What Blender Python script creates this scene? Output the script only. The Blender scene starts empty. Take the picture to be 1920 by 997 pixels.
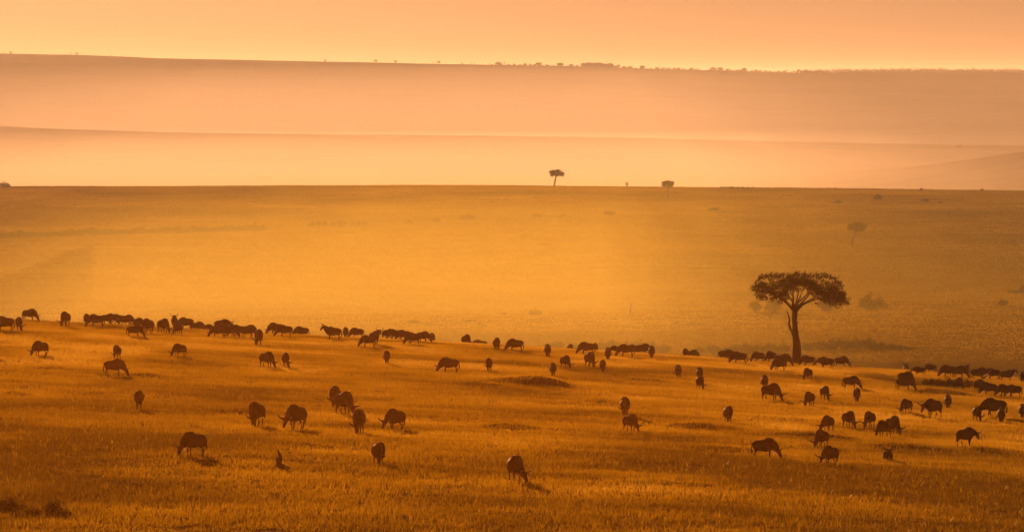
import bpy, math, random
import numpy as np
from mathutils import Vector

random.seed(7)
RNG = np.random.default_rng(11)
sc = bpy.context.scene
col = sc.collection
D2R = math.radians

# ------------------------------------------------------------------ camera figures (photo is 1920 x 997)
PW, PH = 1920.0, 997.0
F = 13729.0            # focal length in photo pixels, an 8 degree telephoto view
YH = 161.0             # eye level in the photo

# ------------------------------------------------------------------ small helpers
def tag(o, label=None, cat=None, group=None, kind=None):
    if label: o['label'] = label
    if cat: o['category'] = cat
    if group: o['group'] = group
    if kind: o['kind'] = kind
    return o

def mesh_obj(name, verts, faces, mat=None, parent=None, smooth=False):
    me = bpy.data.meshes.new(name)
    me.from_pydata([tuple(v) for v in verts], [], [tuple(f) for f in faces])
    if smooth:
        me.polygons.foreach_set('use_smooth', [True] * len(me.polygons))
    me.update()
    o = bpy.data.objects.new(name, me)
    if mat: me.materials.append(mat)
    col.objects.link(o)
    if parent: o.parent = parent
    return o

def poly_mesh(name, verts, faces, smooth=False, tint=None):
    """fast mesh from numpy: faces is (n,3) or (n,4)"""
    verts = np.asarray(verts, np.float32); faces = np.asarray(faces, np.int32)
    n, k = faces.shape
    me = bpy.data.meshes.new(name)
    me.vertices.add(len(verts)); me.vertices.foreach_set('co', verts.ravel())
    me.loops.add(n * k); me.loops.foreach_set('vertex_index', faces.ravel())
    me.polygons.add(n)
    me.polygons.foreach_set('loop_start', np.arange(0, n * k, k, dtype=np.int32))
    if smooth: me.polygons.foreach_set('use_smooth', np.ones(n, bool))
    me.update(calc_edges=True)
    if tint is not None:
        a = me.attributes.new('tint', 'FLOAT', 'POINT')
        a.data.foreach_set('value', np.asarray(tint, np.float32))
    return me

def link(name, me, mat=None, parent=None):
    if mat: me.materials.append(mat)
    o = bpy.data.objects.new(name, me); col.objects.link(o)
    if parent: o.parent = parent
    return o

def empty(name, loc, rz=0, scale=1):
    o = bpy.data.objects.new(name, None); col.objects.link(o)
    o.location = loc; o.rotation_euler = (0, 0, rz); o.scale = (scale,) * 3
    o.empty_display_size = 0.2
    return o

# ------------------------------------------------------------------ terrain
_prof = np.array([
    (1, -2.6), (60, -7.2), (150, -14.0), (250, -18.6), (350, -19.6), (400, -20.2), (500, -22.4), (600, -24.0), (690, -25.25),
    (740, -26.3), (800, -29.2), (900, -33.5), (1000, -38.0), (1100, -40.6), (1200, -41.9), (1350, -43.6), (1600, -48.4),
    (1900, -52.3), (2200, -54.0), (2600, -53.0), (3000, -52.0), (3500, -50.6), (3750, -51.0), (3950, -55.0), (4300, -70),
    (5200, -93), (5900, -93), (6400, -85.5), (7000, -77), (7500, -67), (8000, -54.2), (8250, -56), (9000, -82), (10500, -92),
    (11200, -77), (12000, -42), (12800, 0), (13500, 25), (14000, 40.5), (14400, 40.5), (16000, 10), (17500, -20), (40000, -60)])
_ly = np.linspace(math.log(1), math.log(40000), 16000)
_lz = np.interp(np.exp(_ly), _prof[:, 0], _prof[:, 1])
_k = np.exp(-0.5 * (np.arange(-60, 61) / 22.0) ** 2); _k /= _k.sum()
_lz = np.convolve(np.pad(_lz, 60, mode='edge'), _k, mode='valid')

def smoothstep(a, b, x):
    t = np.clip((x - a) / (b - a), 0, 1)
    return t * t * (3 - 2 * t)

def band(Y, a, b, c, d):
    return smoothstep(a, b, Y) * (1 - smoothstep(c, d, Y))

_L1 = np.array([(-900, -3), (0, -1.2), (960, 1), (1920, -9), (2900, -14)])
_L2 = np.array([(-900, 30), (-200, 22), (0, 18), (150, 11.5), (300, 7), (600, 3), (960, 0), (1200, -4), (1500, -11), (1920, -18), (2900, -26)])
_L3 = np.array([(-900, 30), (0, 22), (160, 19), (300, 13), (500, 9), (700, 5), (900, 1), (1090, -2), (1200, -6), (1500, -14), (1700, -12), (1920, -13), (2900, -20)])
_WAV = [(RNG.uniform(0, 6.28), RNG.uniform(0, 6.28), RNG.uniform(0.6, 1.5), RNG.uniform(0.6, 1.5)) for _ in range(8)]

# hummocks in the near grassland: photo x, y of the middle, half width (px), height (px)
MOUNDS_PX = [(975, 716, 75, 17), (1030, 722, 50, 9), (900, 722, 55, 8), (962, 802, 45, 13), (905, 803, 35, 6), (1060, 806, 45, 6), (1125, 754, 34, 8),
             (1205, 712, 34, 7), (1292, 800, 45, 14), (1375, 806, 60, 10), (1240, 806, 30, 6), (1350, 842, 80, 10), (1205, 764, 13, 4),
             (272, 702, 30, 6), (28, 738, 26, 8), (640, 884, 75, 6), (555, 832, 45, 7), (235, 905, 55, 8), (1480, 815, 70, 9),
             (1700, 838, 70, 9), (1850, 842, 60, 9), (850, 858, 60, 5), (1560, 820, 50, 7), (1760, 734, 60, 10), (90, 690, 40, 4),
             (430, 770, 45, 4), (690, 770, 35, 5), (1110, 870, 60, 5), (830, 912, 70, 5), (1250, 905, 70, 6), (1650, 925, 90, 6), (380, 935, 80, 6)]
MOUNDS = []

def Z0(X, Y):
    X = np.asarray(X, float); Y = np.maximum(np.asarray(Y, float), 1.0)
    z = np.interp(np.log(Y), _ly, _lz)
    u = X / Y * F
    uc = np.clip(u, -1900, 1900)
    t1 = smoothstep(60, 350, Y) * (1 - smoothstep(800, 1150, Y))
    lat = np.interp(Y, [0, 350, 450, 650, 800], [0.02, 0.034, 0.045, 0.057, 0.058])
    z = z - t1 * (lat * uc + 6.5e-6 * uc * uc) * Y / F
    z = z + band(Y, 2700, 3600, 3850, 4300) * np.interp(u + 960, _L1[:, 0], _L1[:, 1]) * Y / F
    z = z + band(Y, 5200, 7800, 8300, 9300) * np.interp(u + 960, _L2[:, 0], _L2[:, 1]) * Y / F
    z = z + band(Y, 10000, 12800, 14500, 16500) * np.interp(u + 960, _L3[:, 0], _L3[:, 1]) * Y / F
    z = z + 38 * np.exp(-((X - 520) / 180) ** 2 - ((Y - 6300) / 600) ** 2)      # low rise on the second plain
    w = 0
    for i, (p, q, a, b) in enumerate(_WAV):
        s = 9 * 1.55 ** i
        amp = 0.0042 * s * (1 if s < 60 else 0.55)
        fade = 1.0 if s < 60 else smoothstep(900, 1500, Y)
        w = w + fade * amp * np.sin(X * a * 6.283 / s / 1.3 + p + 1.3 * np.sin(Y / s * 2 + q)) * np.sin(Y * b * 6.283 / s / 1.7 + q)
    return z + w * (0.35 + 0.65 * smoothstep(1000, 1500, Y)) * smoothstep(30, 200, Y) * (1 - 0.6 * smoothstep(3000, 3700, Y))

def Z(X, Y):
    z = Z0(X, Y)
    for (mx, my, sx, sy, h) in MOUNDS:
        d2 = ((X - mx) / sx) ** 2 + ((Y - my) / sy) ** 2
        z = z + h * np.exp(-d2 ** 1.3)
    return z

_dd = np.concatenate([np.arange(120, 900, 0.5), np.arange(900, 4500, 4), np.arange(4500, 15000, 15)])
def at(px, py, dmin=120, dmax=15000):
    """where a line of sight first meets the ground, beyond dmin metres"""
    d = _dd[(_dd >= dmin) & (_dd <= dmax)]
    X = (px - 960) / F * d
    zr = -(py - YH) / F * d
    g = Z(X, d)
    i = int(np.argmax(zr <= g)) if (zr <= g).any() else int(np.argmin(zr - g))
    return float(X[i]), float(d[i]), float(g[i])

def at_top(px, ytop, h, dmin, dmax):
    """distance at which something h metres tall just reaches the photo height ytop (for what stands beyond a crest)"""
    d = _dd[(_dd >= dmin) & (_dd <= dmax)]
    X = (px - 960) / F * d
    e = Z(X, d) + h + (ytop - YH) / F * d
    i = int(np.argmin(np.abs(e)))
    return float(X[i]), float(d[i]), float(Z(X[i], d[i]))

_m = []
for (px, py, hw, hh) in MOUNDS_PX:
    x, d, z = at(px, py + hh * 0.3)
    k = d / F
    _m.append((x, d, hw * k * 1.1, max(3.0, min(hw * k * 1.2, 6.0)), hh * k * 0.8))
MOUNDS = _m

# ------------------------------------------------------------------ materials
def new_mat(name):
    m = bpy.data.materials.new(name); m.use_nodes = True
    nt = m.node_tree; nt.nodes.clear()
    out = nt.nodes.new('ShaderNodeOutputMaterial')
    return m, nt, out

def ramp(nt, fac, stops):
    r = nt.nodes.new('ShaderNodeValToRGB')
    el = r.color_ramp.elements
    while len(el) < len(stops): el.new(0.5)
    for e, (p, c) in zip(el, stops):
        e.position = p; e.color = (*c, 1)
    nt.links.new(fac, r.inputs[0])
    return r.outputs[0]

def noise(nt, scale, detail=4, rough=0.6, stretch=(1, 1, 1), coord='Object'):
    tc = nt.nodes.new('ShaderNodeTexCoord')
    mp = nt.nodes.new('ShaderNodeMapping'); mp.inputs['Scale'].default_value = stretch
    nt.links.new(tc.outputs[coord], mp.inputs[0])
    n = nt.nodes.new('ShaderNodeTexNoise')
    n.inputs['Scale'].default_value = scale; n.inputs['Detail'].default_value = detail; n.inputs['Roughness'].default_value = rough
    nt.links.new(mp.outputs[0], n.inputs['Vector'])
    return n.outputs['Fac']

def soil_material(name, dark, light, scale, bump, stretch=(1, 1, 1)):
    m, nt, out = new_mat(name)
    b = nt.nodes.new('ShaderNodeBsdfPrincipled')
    f1 = noise(nt, scale, 8, 0.65, stretch)
    f2 = noise(nt, scale * 0.09, 5, 0.6, stretch)
    mx = nt.nodes.new('ShaderNodeMath'); mx.operation = 'ADD'
    nt.links.new(f1, mx.inputs[0]); nt.links.new(f2, mx.inputs[1])
    mh = nt.nodes.new('ShaderNodeMath'); mh.operation = 'MULTIPLY'; mh.inputs[1].default_value = 0.5
    nt.links.new(mx.outputs[0], mh.inputs[0])
    c = ramp(nt, mh.outputs[0], [(0.33, dark), (0.62, light)])
    nt.links.new(c, b.inputs['Base Color'])
    b.inputs['Roughness'].default_value = 1.0; b.inputs['Specular IOR Level'].default_value = 0.0
    bp = nt.nodes.new('ShaderNodeBump'); bp.inputs['Strength'].default_value = bump; bp.inputs['Distance'].default_value = 1.0
    nt.links.new(f1, bp.inputs['Height']); nt.links.new(bp.outputs[0], b.inputs['Normal'])
    nt.links.new(b.outputs[0], out.inputs[0])
    return m

def leaf_material(name, stops, trans=0.5, gloss=0.0):
    """grass and leaves: colour from the per-blade 'tint', part of the light comes through"""
    m, nt, out = new_mat(name)
    at_ = nt.nodes.new('ShaderNodeAttribute'); at_.attribute_name = 'tint'
    c = ramp(nt, at_.outputs['Fac'], stops)
    df = nt.nodes.new('ShaderNodeBsdfDiffuse'); tr = nt.nodes.new('ShaderNodeBsdfTranslucent')
    nt.links.new(c, df.inputs[0]); nt.links.new(c, tr.inputs[0])
    mx = nt.nodes.new('ShaderNodeMixShader'); mx.inputs[0].default_value = trans
    nt.links.new(df.outputs[0], mx.inputs[1]); nt.links.new(tr.outputs[0], mx.inputs[2])
    last = mx.outputs[0]
    if gloss:
        g = nt.nodes.new('ShaderNodeBsdfGlossy'); g.inputs['Roughness'].default_value = 0.35
        g.inputs[0].default_value = (0.8, 0.75, 0.6, 1)
        m2 = nt.nodes.new('ShaderNodeMixShader'); m2.inputs[0].default_value = gloss
        nt.links.new(last, m2.inputs[1]); nt.links.new(g.outputs[0], m2.inputs[2]); last = m2.outputs[0]
    nt.links.new(last, out.inputs[0])
    return m

M = {}
M['near_soil'] = soil_material('dry_grassland_soil', (0.14, 0.09, 0.03), (0.30, 0.20, 0.07), 1.2, 0.8)
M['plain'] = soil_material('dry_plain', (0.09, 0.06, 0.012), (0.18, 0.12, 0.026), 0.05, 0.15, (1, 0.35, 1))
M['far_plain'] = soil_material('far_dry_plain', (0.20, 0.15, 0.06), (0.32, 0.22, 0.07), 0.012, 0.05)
M['hill'] = soil_material('scrub_hill', (0.07, 0.06, 0.025), (0.12, 0.09, 0.035), 0.02, 0.1)
M['grass'] = leaf_material('dry_grass', [(0.0, (0.095, 0.060, 0.003)), (0.35, (0.245, 0.152, 0.005)), (0.7, (0.39, 0.245, 0.008)), (1.0, (0.60, 0.41, 0.05))], 0.55, 0.03)
M['tussock'] = leaf_material('tussock_grass', [(0.0, (0.045, 0.029, 0.003)), (0.4, (0.085, 0.055, 0.005)), (1.0, (0.27, 0.175, 0.018))], 0.55)
M['leaf'] = leaf_material('acacia_leaf', [(0.0, (0.030, 0.030, 0.008)), (1.0, (0.062, 0.056, 0.014))], 0.25)
M['bush_leaf'] = leaf_material('bush_leaf', [(0.0, (0.022, 0.021, 0.006)), (1.0, (0.050, 0.044, 0.012))], 0.2)

def bark_material(name, a, b_):
    m, nt, out = new_mat(name)
    b = nt.nodes.new('ShaderNodeBsdfPrincipled')
    f = noise(nt, 6, 6, 0.7, (1, 1, 0.25))
    nt.links.new(ramp(nt, f, [(0.3, a), (0.7, b_)]), b.inputs['Base Color'])
    b.inputs['Roughness'].default_value = 0.9
    bp = nt.nodes.new('ShaderNodeBump'); bp.inputs['Strength'].default_value = 0.6; bp.inputs['Distance'].default_value = 0.05
    nt.links.new(f, bp.inputs['Height']); nt.links.new(bp.outputs[0], b.inputs['Normal'])
    nt.links.new(b.outputs[0], out.inputs[0])
    return m
M['bark'] = bark_material('acacia_bark', (0.04, 0.025, 0.014), (0.08, 0.052, 0.03))
M['dead_wood'] = bark_material('dead_wood', (0.07, 0.05, 0.03), (0.14, 0.10, 0.06))

def coat_material():
    m, nt, out = new_mat('wildebeest_coat')
    b = nt.nodes.new('ShaderNodeBsdfPrincipled')
    tc = nt.nodes.new('ShaderNodeTexCoord')
    wv = nt.nodes.new('ShaderNodeTexWave'); wv.wave_type = 'BANDS'; wv.bands_direction = 'X'
    wv.inputs['Scale'].default_value = 4.5; wv.inputs['Distortion'].default_value = 2.0; wv.inputs['Detail'].default_value = 2
    nt.links.new(tc.outputs['Object'], wv.inputs[0])
    c1 = ramp(nt, wv.outputs['Fac'], [(0.2, (0.024, 0.012, 0.006)), (0.75, (0.040, 0.021, 0.011))])
    oi = nt.nodes.new('ShaderNodeObjectInfo')
    hs = nt.nodes.new('ShaderNodeHueSaturation')
    mr = nt.nodes.new('ShaderNodeMapRange'); mr.inputs['To Min'].default_value = 0.75; mr.inputs['To Max'].default_value = 1.3
    nt.links.new(oi.outputs['Random'], mr.inputs[0]); nt.links.new(mr.outputs[0], hs.inputs['Value'])
    nt.links.new(c1, hs.inputs['Color']); nt.links.new(hs.outputs[0], b.inputs['Base Color'])
    b.inputs['Roughness'].default_value = 0.85; b.inputs['Specular IOR Level'].default_value = 0.06
    nt.links.new(b.outputs[0], out.inputs[0])
    return m
M['coat'] = coat_material()
def plain_mat(name, c, rough=0.7, trans=0.0):
    m, nt, out = new_mat(name)
    if trans:
        df = nt.nodes.new('ShaderNodeBsdfDiffuse'); tr = nt.nodes.new('ShaderNodeBsdfTranslucent')
        df.inputs[0].default_value = (*c, 1); tr.inputs[0].default_value = (*c, 1)
        mx = nt.nodes.new('ShaderNodeMixShader'); mx.inputs[0].default_value = trans
        nt.links.new(df.outputs[0], mx.inputs[1]); nt.links.new(tr.outputs[0], mx.inputs[2])
        nt.links.new(mx.outputs[0], out.inputs[0])
    else:
        b = nt.nodes.new('ShaderNodeBsdfPrincipled')
        f = noise(nt, 12, 3)
        nt.links.new(ramp(nt, f, [(0.3, tuple(v * 0.75 for v in c)), (0.7, tuple(min(1, v * 1.2) for v in c))]), b.inputs['Base Color'])
        b.inputs['Roughness'].default_value = rough
        nt.links.new(b.outputs[0], out.inputs[0])
    return m
M['horn'] = plain_mat('horn', (0.05, 0.04, 0.03), 0.65)
M['mane'] = plain_mat('dark_hair', (0.035, 0.022, 0.015), 0.8, 0.25)
M['beard'] = plain_mat('pale_beard_hair', (0.36, 0.26, 0.13), 0.8, 0.6)

# ------------------------------------------------------------------ terrain sheets
def sheet(name, Ys, half, ncol, mat):
    us = np.sinh(np.linspace(-2.2, 2.2, ncol)) / math.sinh(2.2) * half
    Yg, Ug = np.meshgrid(Ys, us, indexing='ij')
    Xg = Ug * np.maximum(Yg, 300)
    Zg = Z(Xg, Yg)
    V = np.stack([Xg, Yg, Zg], -1).reshape(-1, 3)
    r, c = len(Ys), ncol
    i = np.arange(r - 1)[:, None] * c + np.arange(c - 1)[None]
    faces = np.stack([i, i + 1, i + c + 1, i + c], -1).reshape(-1, 4)
    o = link(name, poly_mesh(name, V, faces, True), mat)
    return tag(o, kind='structure')
sheet('ground', np.concatenate([np.arange(-120, 320, 8), np.arange(320, 1000.1, 1.25)]), 0.42, 420, M['near_soil'])
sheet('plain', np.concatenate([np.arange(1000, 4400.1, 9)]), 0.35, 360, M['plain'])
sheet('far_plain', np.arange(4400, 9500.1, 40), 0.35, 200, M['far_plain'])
sheet('hills', np.concatenate([np.arange(9500, 17500, 50), np.arange(17500, 40001, 1500)]), 0.35, 260, M['hill'])

# ------------------------------------------------------------------ grass
def vnoise(X, Y, s, seed):
    """cheap value noise"""
    r = np.random.default_rng(seed); T = r.random((256, 256))
    x = X / s; y = Y / s
    i = np.floor(x).astype(int); j = np.floor(y).astype(int)
    fx = x - i; fy = y - j
    fx = fx * fx * (3 - 2 * fx); fy = fy * fy * (3 - 2 * fy)
    g = lambda a, b: T[a % 256, b % 256]
    return (g(i, j) * (1 - fx) * (1 - fy) + g(i + 1, j) * fx * (1 - fy) + g(i, j + 1) * (1 - fx) * fy + g(i + 1, j + 1) * fx * fy)

def blades(name, X, Y, nb, hmin, hmax, wid, spread, tint_c, mat, lean=0.35):
    n = len(X)
    hh = RNG.uniform(hmin, hmax, n) if np.isscalar(hmin) else hmin
    X = np.repeat(X, nb); Y = np.repeat(Y, nb); h = np.repeat(hh, nb) * RNG.uniform(0.55, 1.1, n * nb)
    t = np.repeat(tint_c, nb) + RNG.normal(0, 0.06, n * nb)
    X = X + RNG.normal(0, spread, n * nb); Y = Y + RNG.normal(0, spread, n * nb)
    Zb = Z(X, Y) - 0.02
    a = RNG.uniform(0, math.pi, n * nb)
    w = (wid if np.isscalar(wid) else np.repeat(wid, nb)) * RNG.uniform(0.6, 1.4, n * nb)
    dx = np.cos(a) * w / 2; dy = np.sin(a) * w / 2
    lx = RNG.normal(0, lean, n * nb) * h; ly = RNG.normal(0, lean, n * nb) * h
    V = np.empty((n * nb, 3, 3), np.float32)
    V[:, 0] = np.stack([X - dx, Y - dy, Zb], -1)
    V[:, 1] = np.stack([X + dx, Y + dy, Zb], -1)
    V[:, 2] = np.stack([X + lx, Y + ly, Zb + h], -1)
    faces = np.arange(n * nb * 3).reshape(-1, 3)
    me = poly_mesh(name, V.reshape(-1, 3), faces, False, np.repeat(np.clip(t, 0, 1), 3))
    o = link(name, me, mat)
    return tag(o, kind='stuff')

def wedge(n, y0, y1, k):
    Y = np.sqrt(RNG.uniform(y0 * y0, y1 * y1, n))
    X = RNG.uniform(-k, k, n) * Y
    return X, Y

# near grassland
X, Y = wedge(165000, 290, 800, 0.09)
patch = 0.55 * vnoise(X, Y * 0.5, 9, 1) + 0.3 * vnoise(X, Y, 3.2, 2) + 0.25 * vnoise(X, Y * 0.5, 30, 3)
flank_vignette = vnoise(X, Y * 0.6, 16, 8) * smoothstep(7, 24, np.abs(X + 3) + 5 * (vnoise(X, Y, 11, 9) - 0.5)) * (1 - smoothstep(380, 520, Y))   # vignette darkening painted into the grass colour on the near flanks, in patches
tint = np.clip((patch - 0.29) * 1.5 - 0.85 * flank_vignette + 0.16 * smoothstep(430, 640, Y) + 0.12 * (1 - smoothstep(310, 380, Y)), 0.04, 0.95)  # grass tint also raised towards the crest, standing in for haze brightening
hgt = 0.15 + 0.18 * np.clip(vnoise(X, Y, 5, 4), 0, 1) + RNG.uniform(0, 0.06, len(X))
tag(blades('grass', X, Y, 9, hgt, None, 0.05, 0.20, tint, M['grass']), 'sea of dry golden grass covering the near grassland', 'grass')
# taller seeding stalks
X, Y = wedge(20000, 290, 800, 0.09)
blades('tall_grass', X, Y, 3, RNG.uniform(0.22, 0.42, len(X)), None, 0.03, 0.12, np.full(len(X), 0.72), M['grass'], 0.25)
# low grass just beyond the crest
X, Y = wedge(120000, 1060, 2000, 0.09)
patch = vnoise(X, Y * 0.4, 40, 15)
blades('low_grass', X, Y, 4, RNG.uniform(0.10, 0.24, len(X)), None, 0.4, 0.6, np.clip(patch * 0.35 + 0.30, 0.05, 0.95), M['tussock'], 0.5)
# mid plain tussocks
X, Y = wedge(250000, 1080, 3900, 0.09)
patch = 0.5 * vnoise(X, Y * 0.4, 60, 5) + 0.3 * vnoise(X, Y * 0.5, 18, 6) + 0.25 * vnoise(X, Y, 190, 7)
keep = RNG.random(len(X)) < 0.35 + 0.9 * patch
X, Y, patch = X[keep], Y[keep], patch[keep]
blades('tussock_grass', X, Y, 5, RNG.uniform(0.14, 0.36, len(X)) * (1 + 0.5 * smoothstep(1600, 2600, Y)), None, 0.42, 0.8, np.clip(patch * 0.7 + 0.05 + 0.36 * (1 - smoothstep(1250, 2100, Y)) + 0.12 * smoothstep(2700, 3400, Y), 0.05, 0.97), M['tussock'], 0.5)

# ------------------------------------------------------------------ wildebeest
def loft(stations, seg=14):
    """closed tube through (x, y, z, half height, half width); rings stand across the path"""
    P = [Vector(s[:3]) for s in stations]
    V, Fc = [], []
    n = len(P)
    for i, s in enumerate(stations):
        t = (P[min(i + 1, n - 1)] - P[max(i - 1, 0)]).normalized()
        side = Vector((-t.y, t.x, 0))
        if side.length < 0.25: side = Vector((0, 1, 0))
        side.normalize()
        up = t.cross(side); up.normalize()
        if abs(t.z) < 0.9 and up.z < 0: up = -up
        for k in range(seg):
            a = 2 * math.pi * k / seg
            V.append(P[i] + up * (math.cos(a) * s[3]) + side * (math.sin(a) * s[4]))
    for i in range(n - 1):
        for k in range(seg):
            k2 = (k + 1) % seg
            Fc.append((i * seg + k, i * seg + k2, (i + 1) * seg + k2, (i + 1) * seg + k))
    Fc.append(tuple(range(seg - 1, -1, -1))); Fc.append(tuple((n - 1) * seg + k for k in range(seg)))
    return V, Fc

def join(parts):
    V, Fc = [], []
    for v, f in parts:
        o = len(V); V += list(v); Fc += [tuple(i + o for i in q) for q in f]
    return V, Fc

def remesh(V, Fc, voxel, name, mat, smooth_it=4):
    """several overlapping lofts fused into one continuous skin"""
    me = bpy.data.meshes.new('raw'); me.from_pydata([tuple(v) for v in V], [], Fc); me.update()
    import bmesh
    bm = bmesh.new(); bm.from_mesh(me); bmesh.ops.recalc_face_normals(bm, faces=bm.faces); bm.to_mesh(me); bm.free()
    o = bpy.data.objects.new('raw', me); col.objects.link(o)
    r = o.modifiers.new('r', 'REMESH'); r.mode = 'VOXEL'; r.voxel_size = voxel
    s = o.modifiers.new('s', 'SMOOTH'); s.iterations = smooth_it; s.factor = 0.5
    dg = bpy.context.evaluated_depsgraph_get()
    out = bpy.data.meshes.new_from_object(o.evaluated_get(dg))
    out.name = name
    bpy.data.objects.remove(o); bpy.data.meshes.remove(me)
    out.materials.clear(); out.materials.append(mat)
    out.polygons.foreach_set('use_smooth', [True] * len(out.polygons))
    return out

TORSO = [(-0.82, 0, .99, .07, .06), (-0.76, 0, .97, .21, .19), (-0.60, 0, .94, .31, .29), (-0.34, 0, .90, .355, .335),
         (0.0, 0, .90, .415, .355), (0.20, 0, .955, .46, .345), (0.39, 0, .985, .425, .29)]
NECKS = {   # neck and head stations by pose: x, z, half height, half width
    'g': [(.57, .90, .33, .21), (.73, .74, .25, .165), (.86, .58, .16, .115), (.95, .46, .15, .115), (1.02, .32, .115, .09), (1.08, .17, .09, .078), (1.11, .08, .07, .07), (1.12, .03, .03, .04)],
    'h': [(.58, .94, .33, .21), (.77, .82, .25, .165), (.92, .70, .16, .115), (1.02, .60, .15, .115), (1.12, .47, .115, .09), (1.20, .33, .09, .078), (1.24, .24, .07, .07), (1.26, .20, .03, .04)],
    'w': [(.60, 1.00, .33, .21), (.78, .97, .24, .165), (.93, .95, .16, .12), (1.03, .89, .15, .115), (1.12, .76, .115, .09), (1.19, .62, .09, .078), (1.22, .53, .07, .07), (1.23, .49, .03, .04)],
    's': [(.57, 1.10, .31, .21), (.71, 1.24, .23, .165), (.83, 1.34, .16, .12), (.94, 1.34, .15, .115), (1.06, 1.24, .115, .09), (1.16, 1.12, .09, .078), (1.21, 1.04, .07, .07), (1.23, 1.00, .03, .04)],
}
HORN = [(.04, .0), (.15, -.045), (.27, -.03), (.36, .05), (.385, .16), (.35, .26), (.28, .32)]

def leg(pts):
    return loft([(p[0], p[1], p[2], p[3], p[3] * p[4] if len(p) > 4 else p[3]) for p in pts], 10)

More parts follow.
